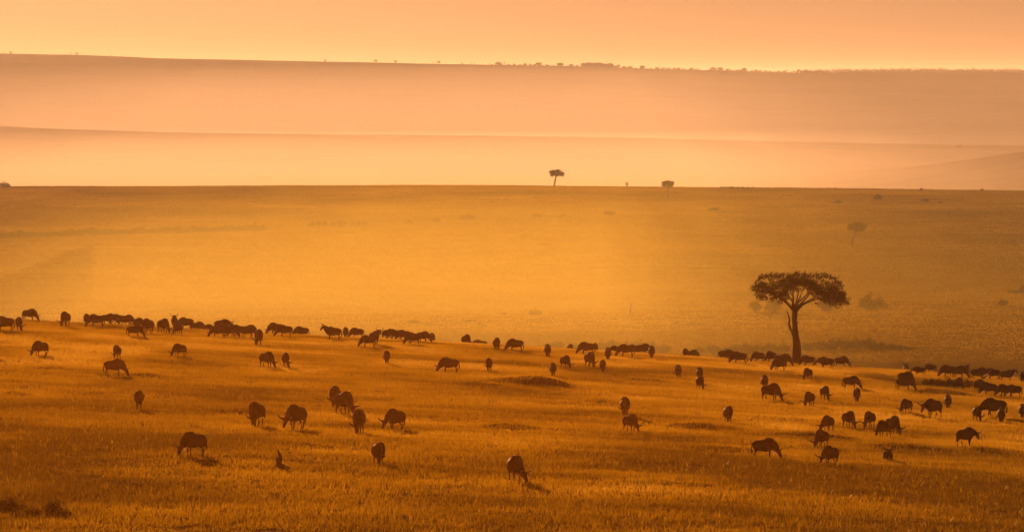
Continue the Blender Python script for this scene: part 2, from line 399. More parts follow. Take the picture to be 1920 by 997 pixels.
def wildebeest(kind):
    base = {'l': 'g', 'r': 'g', 'y': 's'}.get(kind, kind)
    bend = {'l': 0.75, 'r': -0.75}.get(kind, 0.0)        # head swung sideways while grazing
    lying = kind == 'y'
    neck = NECKS[base]
    st = list(TORSO)
    p = Vector((0.40, 0, 0)); x0 = 0.40; ang = 0.0
    for i, (x, z, a, b) in enumerate(neck):
        ang += bend / 4 if i < 4 else 0
        p = p + Vector((math.cos(ang), math.sin(ang), 0)) * (x - x0); x0 = x
        st.append((p.x, p.y, z, a, b))
    head_dir = Vector((math.cos(ang), math.sin(ang), 0))
    nt_ = len(TORSO)
    P = [Vector(s[:3]) for s in st]
    parts = [loft(st, 16)]
    # shoulders and haunches
    for s in (1, -1):
        parts.append(loft([(.34, s * .15, 1.14, .08, .08), (.33, s * .20, .95, .19, .11), (.33, s * .19, .72, .15, .09), (.32, s * .16, .56, .08, .065)], 10))
        parts.append(loft([(-.60, s * .13, 1.08, .09, .09), (-.60, s * .18, .92, .21, .12), (-.56, s * .18, .70, .17, .10), (-.54, s * .16, .57, .10, .07)], 10))
    if not lying:
        stride = {'g': (.0, .06, .05, -.06), 'h': (.16, -.12, .14, -.12), 'w': (.12, -.10, -.10, .14), 's': (.02, .0, .03, -.03), 'l': (.10, -.06, .08, -.04), 'r': (-.05, .11, -.04, .10)}[kind]
        for j, s in enumerate((1, -1)):
            d = stride[j]
            parts.append(leg([(.32, s * .14, .72, .10), (.32 + d * .4, s * .135, .48, .058), (.325 + d * .55, s * .135, .40, .052), (.31 + d * .8, s * .13, .25, .036), (.32 + d, s * .13, .10, .042), (.345 + d, s * .13, .04, .052), (.35 + d, s * .13, .0, .055)]))
            d = stride[2 + j]
            parts.append(leg([(-.54, s * .14, .72, .13), (-.50 + d * .3, s * .14, .60, .085), (-.60 + d * .6, s * .135, .46, .05), (-.65 + d * .7, s * .13, .39, .050), (-.63 + d * .9, s * .13, .25, .038), (-.60 + d, s * .13, .10, .042), (-.575 + d, s * .13, .04, .052), (-.57 + d, s * .13, .0, .055)]))
    else:
        for s in (1, -1):      # folded under the body
            parts.append(leg([(.34, s * .17, .80, .11), (.55, s * .20, .66, .07), (.50, s * .22, .62, .055), (.28, s * .20, .62, .05), (.15, s * .19, .62, .05)]))
            parts.append(leg([(-.52, s * .18, .82, .16), (-.25, s * .25, .68, .09), (-.30, s * .27, .63, .06), (-.55, s * .26, .62, .05), (-.36, s * .27, .61, .05)]))
    poll = P[nt_ + 3]
    face = (P[nt_ + 5] - P[nt_ + 2]).normalized()
    side = Vector((-math.sin(ang), math.cos(ang), 0))
    up = face.cross(side); up = up if up.dot(head_dir) * (1 if base in 'gh' else 0) + up.z > 0 else -up
    for s in (1, -1):          # ears
        a = poll + side * (s * .09) - face * .02 + up * .04
        parts.append(loft([(*a, .03, .03), (*(a + side * s * .09 - Vector((0, 0, .02))), .045, .022), (*(a + side * s * .19 - Vector((0, 0, .05))), .008, .008)], 8))
    V, Fc = join(parts)
    dz = -0.55 if lying else 0.0
    body = remesh([v + Vector((0, 0, dz)) for v in V], Fc, 0.026, 'wildebeest_body', M['coat'])
    parts_out = {'body': body}
    horns = []
    for s in (1, -1):
        pts = [poll - face * .07 + up * .08 + side * (s * a) + up * b - face * (0.05 * a) for a, b in HORN]
        rad = [.06, .06, .05, .04, .032, .022, .008]
        v, f = loft([(*(q + Vector((0, 0, dz))), r, r) for q, r in zip(pts, rad)], 8)
        me = bpy.data.meshes.new('horn'); me.from_pydata([tuple(x) for x in v], [], f); me.materials.append(M['horn'])
        me.polygons.foreach_set('use_smooth', [True] * len(me.polygons)); me.update(); horns.append(me)
    parts_out['horns'] = horns
    # mane: upright and hanging hair along the neck crest, beard: hair below throat and chin
    rnd = random.Random(5)
    mv, mf, bv, bf = [], [], [], []
    crest = P[nt_ - 2:nt_ + 4]; sts = st[nt_ - 2:nt_ + 4]
    steps = 12 * (len(crest) - 1)
    for q in range(steps + 1):
        i = min(q // 12, len(crest) - 2); t = q / 12 - i
        c = crest[i].lerp(crest[i + 1], t)
        tang = (crest[i + 1] - crest[i]).normalized()
        sd = Vector((-tang.y, tang.x, 0)); sd = sd.normalized() if sd.length > .2 else side
        u = tang.cross(sd); u = u if u.z > 0 or (abs(u.z) < .3 and u.dot(head_dir) > 0) else -u
        hh = sts[i][3] * (1 - t) + sts[i + 1][3] * t; ww = sts[i][4] * (1 - t) + sts[i + 1][4] * t
        b0 = c + u * (hh * .97 + .02)
        n = len(mv); mv.append(b0)
        for s in (1, -1):
            mv.append(b0 + u * rnd.uniform(-.02, .05) + sd * s * rnd.uniform(.02, ww * .9) - Vector((0, 0, rnd.uniform(.0, .16))) - tang * rnd.uniform(-.02, .08))
        if q < steps: mf += [(n, n + 3, n + 1), (n, n + 2, n + 3)]
        if q >= 12:
            b1 = c - u * hh * .93
            n = len(bv); bv.append(b1)
            for s in (1, -1):
                bv.append(b1 - Vector((0, 0, rnd.uniform(.10, .28) * (0.6 if base == 'g' and i > 3 else 1))) + sd * s * rnd.uniform(.0, .06))
            if q < steps: bf += [(n, n + 3, n + 1), (n, n + 2, n + 3)]
    for nm, v, f, mt in (('mane', mv, mf, M['mane']), ('beard', bv, bf, M['beard'])):
        me = bpy.data.meshes.new(nm); me.from_pydata([(x.x, x.y, x.z + dz) for x in v], [], f); me.materials.append(mt); me.update()
        parts_out[nm] = me
    tl = [(-.79, 0, 1.10, .035, .035), (-.86, .01, .98, .03, .03), (-.88, .02, .80, .028, .028), (-.86, .03, .62, .05, .045), (-.84, .03, .45, .055, .045), (-.83, .02, .34, .012, .012)]
    if kind == 'l': tl = [(-.79, 0, 1.10, .035, .035), (-.88, .03, 1.0, .03, .03), (-.96, .07, .84, .03, .03), (-.97, .10, .68, .05, .045), (-.90, .11, .52, .055, .045), (-.82, .11, .46, .012, .012)]
    v, f = loft([(a, b, c + dz * .9, d, e) for a, b, c, d, e in tl], 8)
    me = bpy.data.meshes.new('tail'); me.from_pydata([tuple(x) for x in v], [], f); me.materials.append(M['mane']); me.update()
    parts_out['tail'] = me
    return parts_out

KIT = {k: wildebeest(k) for k in 'ghlrswy'}
HGT = {'g': 1.41, 'h': 1.41, 'l': 1.41, 'r': 1.41, 'w': 1.41, 's': 1.58, 'y': .98}
HERD = 'wildebeest of the herd on the near grassland'

def place(x, y, z, rz, kind, scale, label, group=HERD, small=False):
    root = empty('wildebeest', (x, y, z), rz, scale)
    tag(root, label, 'wildebeest', group)
    k = KIT[kind]
    parts = [('body', k['body'])]
    if not small:
        parts += [('horn', k['horns'][0]), ('horn', k['horns'][1]), ('mane', k['mane']), ('beard', k['beard']), ('tail', k['tail'])]
    for nm, me in parts:
        c = bpy.data.objects.new(nm, me); col.objects.link(c); c.parent = root
    return root

# photo x, photo y of the back, photo y of the feet ('c' = feet hidden beyond the crest), heading, pose, label
A = [
 # the cluster along the crest, west end
 (8, 592, 621, 170, 'g', 'bulky grazer on the crest cut off by the west edge'),
 (35, 593, 619, 268, 'l', 'narrow head-on grazer beside the bulky one at the west end of the crest'),
 (55, 577, 'c', 335, 'g', 'grazer highest on the crest line at its west end, horns low'),
 (122, 580, 612, 250, 'g', 'tall grazer on the west crest, horned head held out low, grass either side'),
 (162, 587, 'c', 92, 'g', 'small rump-on grazer on the west crest beside a dark pair'),
 (180, 588, 612, 184, 'g', 'dark side-on grazer, front one of an overlapping pair on the west crest'),
 (202, 587, 609, 10, 'h', 'dark grazer, rear one of the overlapping pair on the west crest'),
 (222, 588, 'c', 172, 'g', 'round-backed grazer on the crest with its neighbour half hidden behind it'),
 (237, 588, 605, 20, 'g', 'grazer half hidden behind a round-backed one on the west crest'),
 (256, 595, 'c', 10, 'g', 'low back just showing between the round-backed grazers and a big dark pair'),
 (252, 608, 631, 3, 'g', 'pale-legged side-on grazer in front of the big dark pair near the crest'),
 (277, 596, 625, 242, 'h', 'big dark side-on grazer behind the pale-legged one near the crest'),
 (306, 596, 624, 300, 'g', 'big dark grazer with steep neck and head reaching down, last of the dark pair'),
 (75, 638, 667, 222, 'g', 'lone grazer below the west crest with sunlit beard and horned head in grass'),
 (219, 646, 672, 104, 'g', 'rump-on grazer standing right behind a side-on one, far side of a close two'),
 (214, 672, 703, 356, 'g', 'side-on grazer with long straight back, near side of a close two, shadow beside it'),
 (327, 589, 'c', 92, 's', 'alert wildebeest seen from the rear with raised pointed head on the crest'),
 (348, 594, 'c', 196, 'g', 'grazer with sloping back on the crest just beyond a rump-on one'),
 (333, 608, 627, 118, 'g', 'rump-on grazer just below the crest in front of the alert one'),
 (369, 602, 'c', 5, 'g', 'small low back showing behind the sloping grazer on the crest'),
 (387, 607, 'c', 10, 'g', 'tiny hump barely clearing the crest grass beyond the herd'),
 (416, 596, 'c', 8, 'w', 'level-backed wildebeest standing clear above a tight trio on the crest'),
 (408, 610, 632, 178, 'g', 'first of a tight trio of grazers under the level-backed one'),
 (431, 608, 632, 30, 'g', 'middle of a tight trio of grazers under the level-backed one'),
 (447, 608, 632, 192, 'h', 'last of a tight trio of grazers under the level-backed one'),
 (465, 608, 'c', 8, 'g', 'hazy low back behind the tight trio on the crest'),
 (485, 616, 647, 272, 'r', 'head-on grazer tapering to its feet, beside a dark overlapping couple'),
 (517, 604, 627, 186, 'g', 'dark grazer with head stretched low, far one of an overlapping couple near the crest'),
 (534, 608, 632, 205, 'h', 'dark grazer with full haunches, near one of an overlapping couple near the crest'),
 (565, 611, 'c', 182, 'g', 'long low hump alone on the crest between the couple and a horned head'),
 (624, 608, 'c', 172, 's', 'wildebeest with raised horned head and long back sinking behind the crest grass'),
 (336, 647, 668, 222, 'g', 'lone sloping grazer in open grass below the alert one'),
 (500, 658, 688, 308, 'g', 'grazer with steep neck and head down beside a slim head-on one, mid slope'),
 (535, 660, 688, 270, 'l', 'slim head-on grazer beside a steep-necked one, mid slope'),
 # crest centre
 (648, 615, 633, 92, 'g', 'narrow dark rump-on grazer right behind the horned head on the crest'),
 (669, 617, 634, 170, 'g', 'grazer with one back leg clear, behind a big side-on one below it'),
 (690, 630, 650, 182, 'g', 'big side-on grazer just below the crest, head low, two above it'),
 (702, 616, 'c', 60, 's', 'square-looking wildebeest on the crest with horns up, seen against pale ground'),
 (728, 618, 635, 30, 'w', 'dark wildebeest with horns up at the start of a packed line on the crest'),
 (740, 620, 636, 200, 'g', 'second body in the packed line on the crest, behind the horned one'),
 (757, 618, 638, 180, 'g', 'broad-backed grazer in the middle of the packed line on the crest'),
 (774, 622, 646, 205, 'g', 'grazer reaching down in front of the packed line on the crest'),
 (793, 620, 641, 335, 'g', 'dark steep-shouldered grazer ending the packed line on the crest'),
 (810, 623, 'c', 92, 'g', 'small rump-on grazer standing alone just past the packed line'),
 (874, 626, 'c', 62, 'g', 'lone dark grazer on the crest midway between the packed line and a small rump'),
 (900, 636, 'c', 185, 'g', 'horn tips and back just showing over the bare middle of the crest'),
 (725, 662, 681, 92, 'g', 'lone rump-on grazer with pointed hump in open grass below the packed line'),
 (842, 669, 698, 183, 'g', 'side-on grazer with hanging tail, alone above the large grassy mound'),
 (917, 672, 695, 96, 'g', 'lone rump-on grazer with pale flank at the top of the large grassy mound'),
 (628, 721, 764, 96, 'g', 'rump-on wildebeest with pointed hump, far one of a close two in mid slope'),
 (645, 725, 776, 300, 'g', 'grazer with curved horns near the grass, near one of a close two in mid slope'),
 (931, 632, 'c', 80, 'g', 'small rump-on grazer alone on the crest before a sleek side-on one'),
 (966, 634, 'c', 184, 'g', 'sleek side-on grazer by itself on the crest line'),
 (1027, 644, 'c', 92, 'g', 'tiny back tip on the crest before hazy bushes'),
 (1069, 644, 'c', 80, 'g', 'small back tip on the crest beside a big humped grazer'),
 (1100, 640, 'c', 186, 'g', 'big humped side-on grazer on the crest against the hazy bushes'),
 (1116, 642, 'c', 92, 'g', 'rump-on grazer pressed behind the big humped one on the crest'),
 (1140, 650, 'c', 90, 'g', 'smallest pointed back on the crest against the hazy bushes'),
 (1156, 647, 'c', 200, 'g', 'small round grazer on the crest leading a dark row of four'),
 (1174, 644, 'c', 182, 'g', 'humped grazer heading the dark row of four on the crest'),
 (1190, 645, 'c', 190, 'g', 'middle body of the dark row of four on the crest'),
 (1206, 643, 'c', 338, 'g', 'tall-shouldered grazer closing the dark row of four on the crest'),
 (1222, 647, 'c', 90, 'g', 'neat oval rump-on grazer just past the dark row of four'),
 (1060, 665, 690, 297, 'g', 'grazer with horn tip showing, beside a taller grazer under the crest'),
 (1106, 658, 688, 290, 'g', 'tall grazer with clear legs and curved horns, under the crest'),
 (1130, 677, 697, 272, 'g', 'small head-on grazer beside the tall clear-legged one'),
 (1037, 682, 704, 92, 'g', 'rump-on grazer with pointed hump just above the large mound'),
 (1286, 652, 'c', 260, 'g', 'dark grazer of a small touching pair on the crest, the taller'),
 (1297, 655, 'c', 20, 'g', 'shorter of a small touching pair alone on the crest'),
 (1272, 687, 707, 96, 'g', 'lone rump-on grazer uphill from a stacked dark pair'),
 (1312, 689, 712, 92, 'g', 'rump-on grazer forming the upper half of a stacked dark pair'),
 (1313, 703, 729, 285, 'g', 'horned head-on grazer forming the lower half of a stacked dark pair'),
 # around the acacia
 (1361, 654, 'c', 5, 'w', 'smooth-backed grazer furthest from the tree in the row leading to the acacia'),
 (1386, 658, 'c', 184, 'g', 'long side-on grazer with low head, second in the row leading to the acacia'),
 (1422, 659, 679, 212, 'g', 'hump-shouldered grazer, third in the row leading to the acacia'),
 (1446, 657, 679, 128, 'g', 'stocky upright grazer, fourth in the row leading to the acacia'),
 (1468, 662, 'c', 12, 'g', 'round grazer with tail flicked, last before the acacia trunk'),
 (1461, 676, 694, 212, 'g', 'pale rear-quarter grazer in the grass below the row by the acacia'),
 (1515, 669, 686, 190, 'g', 'compact grazer directly past the acacia trunk'),
 (1549, 668, 691, 176, 'w', 'striding side-on wildebeest past the acacia with head held level'),
 (1578, 669, 686, 4, 'g', 'round-backed grazer touching the rump of the striding one past the acacia'),
 (1515, 689, 712, 245, 'g', 'grazer with short neat outline in the grass below the acacia'),
 (1434, 702, 729, 92, 'g', 'rump-on grazer directly behind a long-necked dark one, below the acacia'),
 (1446, 717, 751, 320, 'g', 'long-necked dark grazer reaching down in front of a rump-on one'),
 (1518, 733, 761, 247, 'g', 'hazy brown grazer with sloping neck below the acacia, a dark one close by'),
 (1547, 723, 748, 290, 'g', 'dark pointed-hump grazer uphill of the hazy brown sloping one'),
 (1596, 710, 728, 356, 'g', 'faint side-on grazer with flat back just above a small head-on one'),
 (1607, 729, 752, 272, 'g', 'small dark head-on grazer just below the flat-backed faint one'),
 (1366, 760, 790, 284, 'r', 'lone dark head-on grazer uphill of the long shaded hummock'),
 # east crest
 (1699, 680, 'c', 92, 's', 'slim rump-on wildebeest standing over a stacked couple on the east crest'),
 (1724, 686, 'c', 180, 'w', 'young calf on the east crest just ahead of a big grazer'),
 (1746, 680, 'c', 182, 'g', 'big dark grazer right behind the calf on the east crest'),
 (1779, 683, 'c', 182, 'g', 'hump-shouldered grazer in the middle of the east crest row'),
 (1798, 684, 'c', 8, 'g', 'grazer back to back with the hump-shouldered one in the east crest row'),
 (1812, 687, 704, 285, 's', 'wildebeest facing out with horns raised at the end of the east crest row'),
 (1836, 688, 'c', 5, 'w', 'flat-backed pale-bellied wildebeest on the east crest after the horned one'),
 (1862, 695, 711, 190, 'g', 'low side-on grazer between a flat-backed one and the big horned head'),
 (1889, 693, 714, 356, 's', 'big dark wildebeest with head up and wide horns near the east edge'),
 (1919, 702, 717, 100, 'g', 'rump cut by the picture edge beside the wide-horned wildebeest'),
 (1698, 699, 718, 20, 'g', 'upper animal of a stacked couple beside the dark shrub patch'),
 (1697, 706, 731, 2, 'g', 'lower side-on animal of a stacked couple beside the dark shrub patch'),
 (1797, 708, 730, 60, 'g', 'dark grazer half lost in the shrub patch, the one deeper in'),
 (1836, 712, 733, 300, 'g', 'dark grazer half lost at the far end of the shrub patch'),
 (1855, 724, 740, 182, 'g', 'small dark grazer just outside the end of the shrub patch'),
 (1885, 730, 743, 186, 'g', 'low grazer with neck stretched, in front of its rounder companion near the edge'),
 (1902, 726, 744, 200, 'g', 'rounder companion behind a low neck-stretched grazer near the edge'),
 (1700, 750, 774, 240, 'g', 'small grazer with horns beside its face, alone below the stacked couple'),
 (1750, 746, 783, 232, 'w', 'wildebeest with head level and horns out, oval rump behind it'),
 (1778, 740, 765, 92, 'g', 'oval rump-on grazer just behind the level-headed horned one'),
 (1865, 742, 782, 194, 'h', 'large side-on dark grazer towering over two smaller ones at the east side'),
 (1833, 760, 788, 285, 'g', 'dark head-on grazer before the head of the large side-on one'),
 (1878, 765, 791, 92, 'g', 'dark rump-on grazer below the haunches of the large side-on one'),
 (1918, 767, 783, 92, 'g', 'sliver of a dark rump at the east edge level with the large grazer'),
 # lower right group
 (1553, 782, 808, 246, 'r', 'grazer with one long horn out, uphill of two overlapping ones'),
 (1592, 769, 801, 297, 'g', 'dark grazer with drooped horned head, facing a paler one across a gap'),
 (1631, 770, 801, 248, 'g', 'paler sloping grazer facing a dark horned one across a gap'),
 (1675, 778, 814, 296, 'g', 'dark grazer leaning down behind a round rear-quarter one'),
 (1658, 790, 818, 125, 'g', 'round rear-quarter grazer in front of a leaning dark one'),
 (1541, 806, 838, 243, 'g', 'grazer with low horned head just uphill of the sharp-horned one'),
 (1434, 820, 857, 356, 'g', 'longest side-on grazer with full belly, by the long shaded hummock'),
 (1557, 835, 871, 238, 'h', 'sharp-horned dark grazer with spread hind legs, lowest of its group'),
 (1665, 842, 862, 275, 'y', 'wildebeest lying in the grass facing out, wide curled horns'),
 (1812, 801, 835, 42, 'w', 'sturdy standing wildebeest with clear legs, alone near the east edge'),
 # lower left and centre
 (260, 731, 767, 271, 'w', 'lone wildebeest facing straight out, horns spread, tapering to narrow feet'),
 (480, 752, 797, 246, 'l', 'grazer with swung tail curling beside its hind legs'),
 (555, 757, 804, 238, 'h', 'grazer with head lowered over a bright sunlit beard'),
 (363, 808, 852, 217, 'g', 'large grazer with curled horn tip, lowest on the open slope'),
 (673, 765, 811, 262, 'g', 'slim head-on grazer with horns by its knees, a bearded one uphill'),
 (741, 765, 806, 232, 'h', 'wildebeest with lowered head, sharp rump and glowing white beard'),
 (710, 830, 868, 288, 'r', 'grazer turned three-quarters with head hidden between its legs and horns'),
 (966, 852, 902, 284, 'l', 'lone head-on grazer lowest of all in the grass, curled horns beside its knees'),
 (1172, 743, 780, 92, 'g', 'pale rump-on grazer standing above a squat dark one'),
 (1182, 777, 808, 304, 'g', 'squat dark grazer directly below a pale rump-on one'),
]
for (px, yt, yf, hd, kind, lab) in A:
    h = HGT[kind]
    if yf == 'c':
        x0, d0, z0 = at(px, yt + 22, 500, 1000) if px < 1500 else at(px, yt + 18, 450, 1000)
        hs = h * (0.95 if kind != 's' else 1.0)
        if 'calf' in lab: hs *= 0.72
        x, d, z = at_top(px, yt, hs, 640, 860)
        s = hs / h
    else:
        x, d, z = at(px, yf, 300, 900)
        x, d, z = at(px, yf + 0.10 * F / d, 300, 900)
        s = ((yf - yt) * d / F + 0.10) / h
        s = max(0.86, min(1.14, s))
    place(x, d, z - 0.02, D2R(hd) - math.atan2(x, d), kind, s, lab)

# specks of another herd on the far ridge
for px in (1354, 1361, 1369, 1375, 1384, 1392, 1402, 1412, 1554, 1566, 1727, 1841):
    x, d, z = at_top(px, 349.5 + (px - 1350) * 0.009, 1.38, 3500, 3900)
    place(x, d, z, D2R(random.choice((0, 180, 150, 30))), random.choice('gw'), 1.0, 'tiny dark speck of a wildebeest on the far ridge line',
          'wildebeest specks on the far ridge', small=True)

# ------------------------------------------------------------------ trees
def tube(path, seg=8):
    """path of (x, y, z, radius)"""
    V, Fc = [], []
    P = [Vector(p[:3]) for p in path]
    n = len(P)
    ref = Vector((0.3, 1, 0.1)).normalized()
    for i in range(n):
        t = (P[min(i + 1, n - 1)] - P[max(i - 1, 0)]).normalized()
        a = t.cross(ref).normalized(); b = t.cross(a)
        for k in range(seg):
            q = 2 * math.pi * k / seg
            r = path[i][3] * (1 + 0.10 * math.sin(3 * q + i))
            V.append(P[i] + a * math.cos(q) * r + b * math.sin(q) * r)
    for i in range(n - 1):
        for k in range(seg):
            k2 = (k + 1) % seg
            Fc.append((i * seg + k, i * seg + k2, (i + 1) * seg + k2, (i + 1) * seg + k))
    Fc.append(tuple(range(seg))); Fc.append(tuple((n - 1) * seg + k for k in range(seg)))
    return V, Fc

def leaves_mesh(name, pts, size, rnd, tint_fn=None):
    """a small bent leaf spray (two triangles) at every point"""
    n = len(pts); pts = np.asarray(pts)
    d1 = rnd.normal(0, 1, (n, 3)); d1 /= np.linalg.norm(d1, axis=1)[:, None]
    d2 = rnd.normal(0, 1, (n, 3)); d2 -= (d2 * d1).sum(1)[:, None] * d1; d2 /= np.linalg.norm(d2, axis=1)[:, None]
    s = (size if np.isscalar(size) else np.asarray(size)[:, None]) * rnd.uniform(0.6, 1.4, (n, 1))
    V = np.empty((n, 4, 3))
    V[:, 0] = pts - d1 * s; V[:, 1] = pts + d2 * s * 0.45; V[:, 2] = pts + d1 * s; V[:, 3] = pts - d2 * s * 0.45
    t = rnd.random(n)
    return poly_mesh(name, V.reshape(-1, 3), np.arange(n * 4).reshape(-1, 4), False, np.repeat(t, 4))

def wiggle(a, b, r0, r1, n, amp, rnd):
    a, b = Vector(a), Vector(b)
    out = []
    for i in range(n + 1):
        t = i / n
        p = a.lerp(b, t)
        j = amp * math.sin(math.pi * t)
        out.append((p.x + rnd.uniform(-j, j), p.y + rnd.uniform(-j, j), p.z + rnd.uniform(-j, j), r0 * (1 - t) + r1 * t))
    return out

# the big acacia: outline read from the photo, k metres per photo pixel at its distance
def big_acacia():
    px, py = 1494, 673
    x, d, z = at(px, py, 300, 900)
    k = d / F
    rnd = random.Random(3); rn = np.random.default_rng(3)
    root = empty('acacia_tree', (x, d, z))
    tag(root, 'big flat-topped acacia with forked trunk and a bare snag, rising above the herd', 'tree')
    def q(ax, ay, dy=0.0): return ((ax - px) * k, dy, (py - ay) * k)
    def pr(*pts): return [(*q(a, b, (c[1] if len(c) > 1 else 0)), c[0] * k) for a, b, c in pts]
    tr = []
    tr.append(tube(pr((1494.5, 677, (12.5,)), (1494.5, 671, (11,)), (1494, 660, (9.2,)), (1493.5, 648, (8.4,)), (1494, 634, (7.4,)), (1492, 618, (5.9,)), (1491, 604, (4.9,)), (1490, 590, (4.5,)), (1490.5, 578, (5.2,)), (1491, 570, (5.0,))), 12))
    for a, b, r in ((1484, 676, 3.4), (1504, 677, 3.6)):
        tr.append(tube(pr((a, b, (r,)), (a + (1494 - a) * .45, 664, (r * .9,)), (1494, 650, (r * .6,))), 8))
    tr.append(tube(pr((1489, 620, (2.8,)), (1484, 608, (2.3,)), (1479.5, 598, (2.0,)), (1480.5, 587, (1.4,)), (1477.5, 577, (1.0,)), (1475, 568, (.5,))), 7))      # bare snag
    tr.append(tube(pr((1494, 596, (1.6,)), (1497, 592, (.5,))), 6))
    limbs = [((1492, 573), (1503, 562), (1519, 553), (1540, 541), 3.0, 1.5), ((1491, 572), (1499, 561), (1508, 551), (1520, 536), 2.7, -1.4),
             ((1490, 572), (1492, 560), (1501, 548), (1508, 528), 2.2, 2.4), ((1489, 573), (1486, 562), (1487, 545), (1483, 525), 2.6, -2.0),
             ((1489, 573), (1481, 562), (1471, 553), (1452, 541), 3.0, 1.2), ((1488, 570), (1479, 559), (1466, 545), (1444, 530), 2.2, -2.6),
             ((1490, 570), (1488, 556), (1480, 545), (1470, 526), 2.0, 3.2), ((1492, 571), (1507, 558), (1530, 550), (1560, 548), 2.2, -0.6),
             ((1491, 571), (1496, 556), (1512, 540), (1530, 522), 2.0, -3.2), ((1491, 570), (1494, 552), (1498, 536), (1500, 520), 1.8, 0.5)]
    tips = []
    for a, b, c, e, r, dy in limbs:
        tr.append(tube(pr((*a, (r, 0)), (*b, (r * .82, dy * .25)), (*c, (r * .6, dy * .6)), (*e, (r * .3, dy))), 7))
        tips.append(Vector(q(*e, dy))); tips.append(Vector(q(*c, dy * .6)))
    # crown clumps: top and underside by photo x
    xs = [1411, 1420, 1433, 1450, 1466, 1480, 1494, 1508, 1522, 1545, 1560, 1574, 1584, 1594]
    top = [528, 513, 505, 505, 505, 505, 503, 503, 505, 504, 508, 516, 535, 549]
    bot = [536, 545, 549, 550, 552, 541, 531, 529, 540, 556, 559, 562, 564, 564]
    cl = []
    def clump(cx, cy, dy, r): cl.append((Vector(q(cx, cy, dy)), r))
    for _ in range(215):
        cx = rnd.uniform(1415, 1586)
        f = 1 - abs((cx - 1500) / 94) ** 2.6
        ymax = 4.6 * math.sqrt(max(f, .03))
        dy = rnd.uniform(-ymax, ymax)
        e = abs(dy) / max(ymax, .1)
        t = np.interp(cx, xs, top) + 5 + 5 * e * e; b = np.interp(cx, xs, bot) - 4 - 6 * e
        b = max(b, t + 4)
        u = rnd.random() ** 0.8
        clump(cx, t + (b - t) * u, dy, rnd.uniform(.30, .56))
    for cx, cy, r in ((1588, 555, .38), (1582, 552, .34), (1592, 549, .25), (1590, 559, .28), (1575, 548, .45), (1572, 556, .38), (1414, 532, .26), (1420, 541, .36), (1424, 533, .4), (1433, 551, .22), (1468, 553, .42), (1473, 548, .45), (1534, 558, .3), (1545, 551, .4), (1436, 545, .32), (1560, 554, .4)):
        clump(cx, cy, rnd.uniform(-.8, .8), r)
    pts = []
    for c, r in cl:
        n = int(84 * (r / .5) ** 2)
        v = rn.normal(0, 1, (n, 3)); v /= np.linalg.norm(v, axis=1)[:, None]
        rr = rn.random(n) ** 0.4 * r
        pts.append(np.array(c) + v * rr[:, None] * np.array([1.15, 1.15, .62]))
        # twigs from the limb ends into the clump
        a = min(tips, key=lambda s: (s - c).length)
        if rnd.random() < .6: tr.append(tube(wiggle(a, c, .035, .012, 3, .15, rnd), 4))
    # spiky shoots along the top and drooping ones below
    for _ in range(430):
        cx = rnd.uniform(1416, 1580); dy = rnd.uniform(-3.2, 3.2) * math.sqrt(max(.05, 1 - ((cx - 1499) / 92) ** 2))
        up = rnd.random() < .65
        cy = np.interp(cx, xs, top) + rnd.uniform(2, 7) if up else np.interp(cx, xs, bot) - rnd.uniform(1, 6)
        p = np.array(q(cx, cy, dy)); L = rnd.uniform(.2, .6)
        dv = np.array([rnd.uniform(-.6, .6), rnd.uniform(-.5, .5), 1.0 if up else -.8]); dv /= np.linalg.norm(dv)
        t = rn.random((9, 1))
        pts.append(p + dv * t * L + rn.normal(0, .035, (9, 3)))
    crown = link('crown', leaves_mesh('crown', np.concatenate(pts), 0.085, rn), M['leaf'], root)
    V, Fc = join(tr)
    mesh_obj('trunk', V, Fc, M['bark'], root, True)
big_acacia()

def tree_kit(seed, lean, w, flat, ncl, leaf, bare=False):
    """unit tree one metre tall: trunk and crown meshes; lean = sideways shift of the crown"""
    rnd = random.Random(seed); rn = np.random.default_rng(seed)
    tr = [tube([(0, 0, -.03, .058), (lean * .15, 0, .2, .048), (lean * .45, .0, .45, .04), (lean * .7, 0, .62, .028)], 7)]
    fork = Vector((lean * .62, 0, .56))
    pts = []
    for i in range(ncl):
        a = rnd.uniform(0, 6.28); r = w / 2 * math.sqrt(rnd.random()) * .85
        c = Vector((lean + math.cos(a) * r, math.sin(a) * r, 1 - flat * (.25 + .55 * rnd.random()) - .10 * (r / w)))
        if i % 2 == 0: tr.append(tube(wiggle(fork, c, .012, .004, 3, .02, rnd), 5))
        if bare: continue
        n = 60; v = rn.normal(0, 1, (n, 3)); v /= np.linalg.norm(v, axis=1)[:, None]
        pts.append(np.array(c) + v * (rn.random((n, 1)) ** .4) * np.array([.11, .11, .075]) * (w / .8))
    V, Fc = join(tr)
    tm = bpy.data.meshes.new('trunk'); tm.from_pydata([tuple(v) for v in V], [], Fc); tm.materials.append(M['bark']); tm.update()
    cm = None
    if pts:
        cm = leaves_mesh('crown', np.concatenate(pts), leaf, rn); cm.materials.append(M['leaf'])
    return tm, cm

def put_tree(kit, pos, h, label, group=None, rz=0.0, cat='tree', name='acacia_tree'):
    root = empty(name, pos, rz, h)
    tag(root, label, cat, group)
    t = bpy.data.objects.new('trunk', kit[0]); col.objects.link(t); t.parent = root
    if kit[1]:
        c = bpy.data.objects.new('crown', kit[1]); col.objects.link(c); c.parent = root
    return root

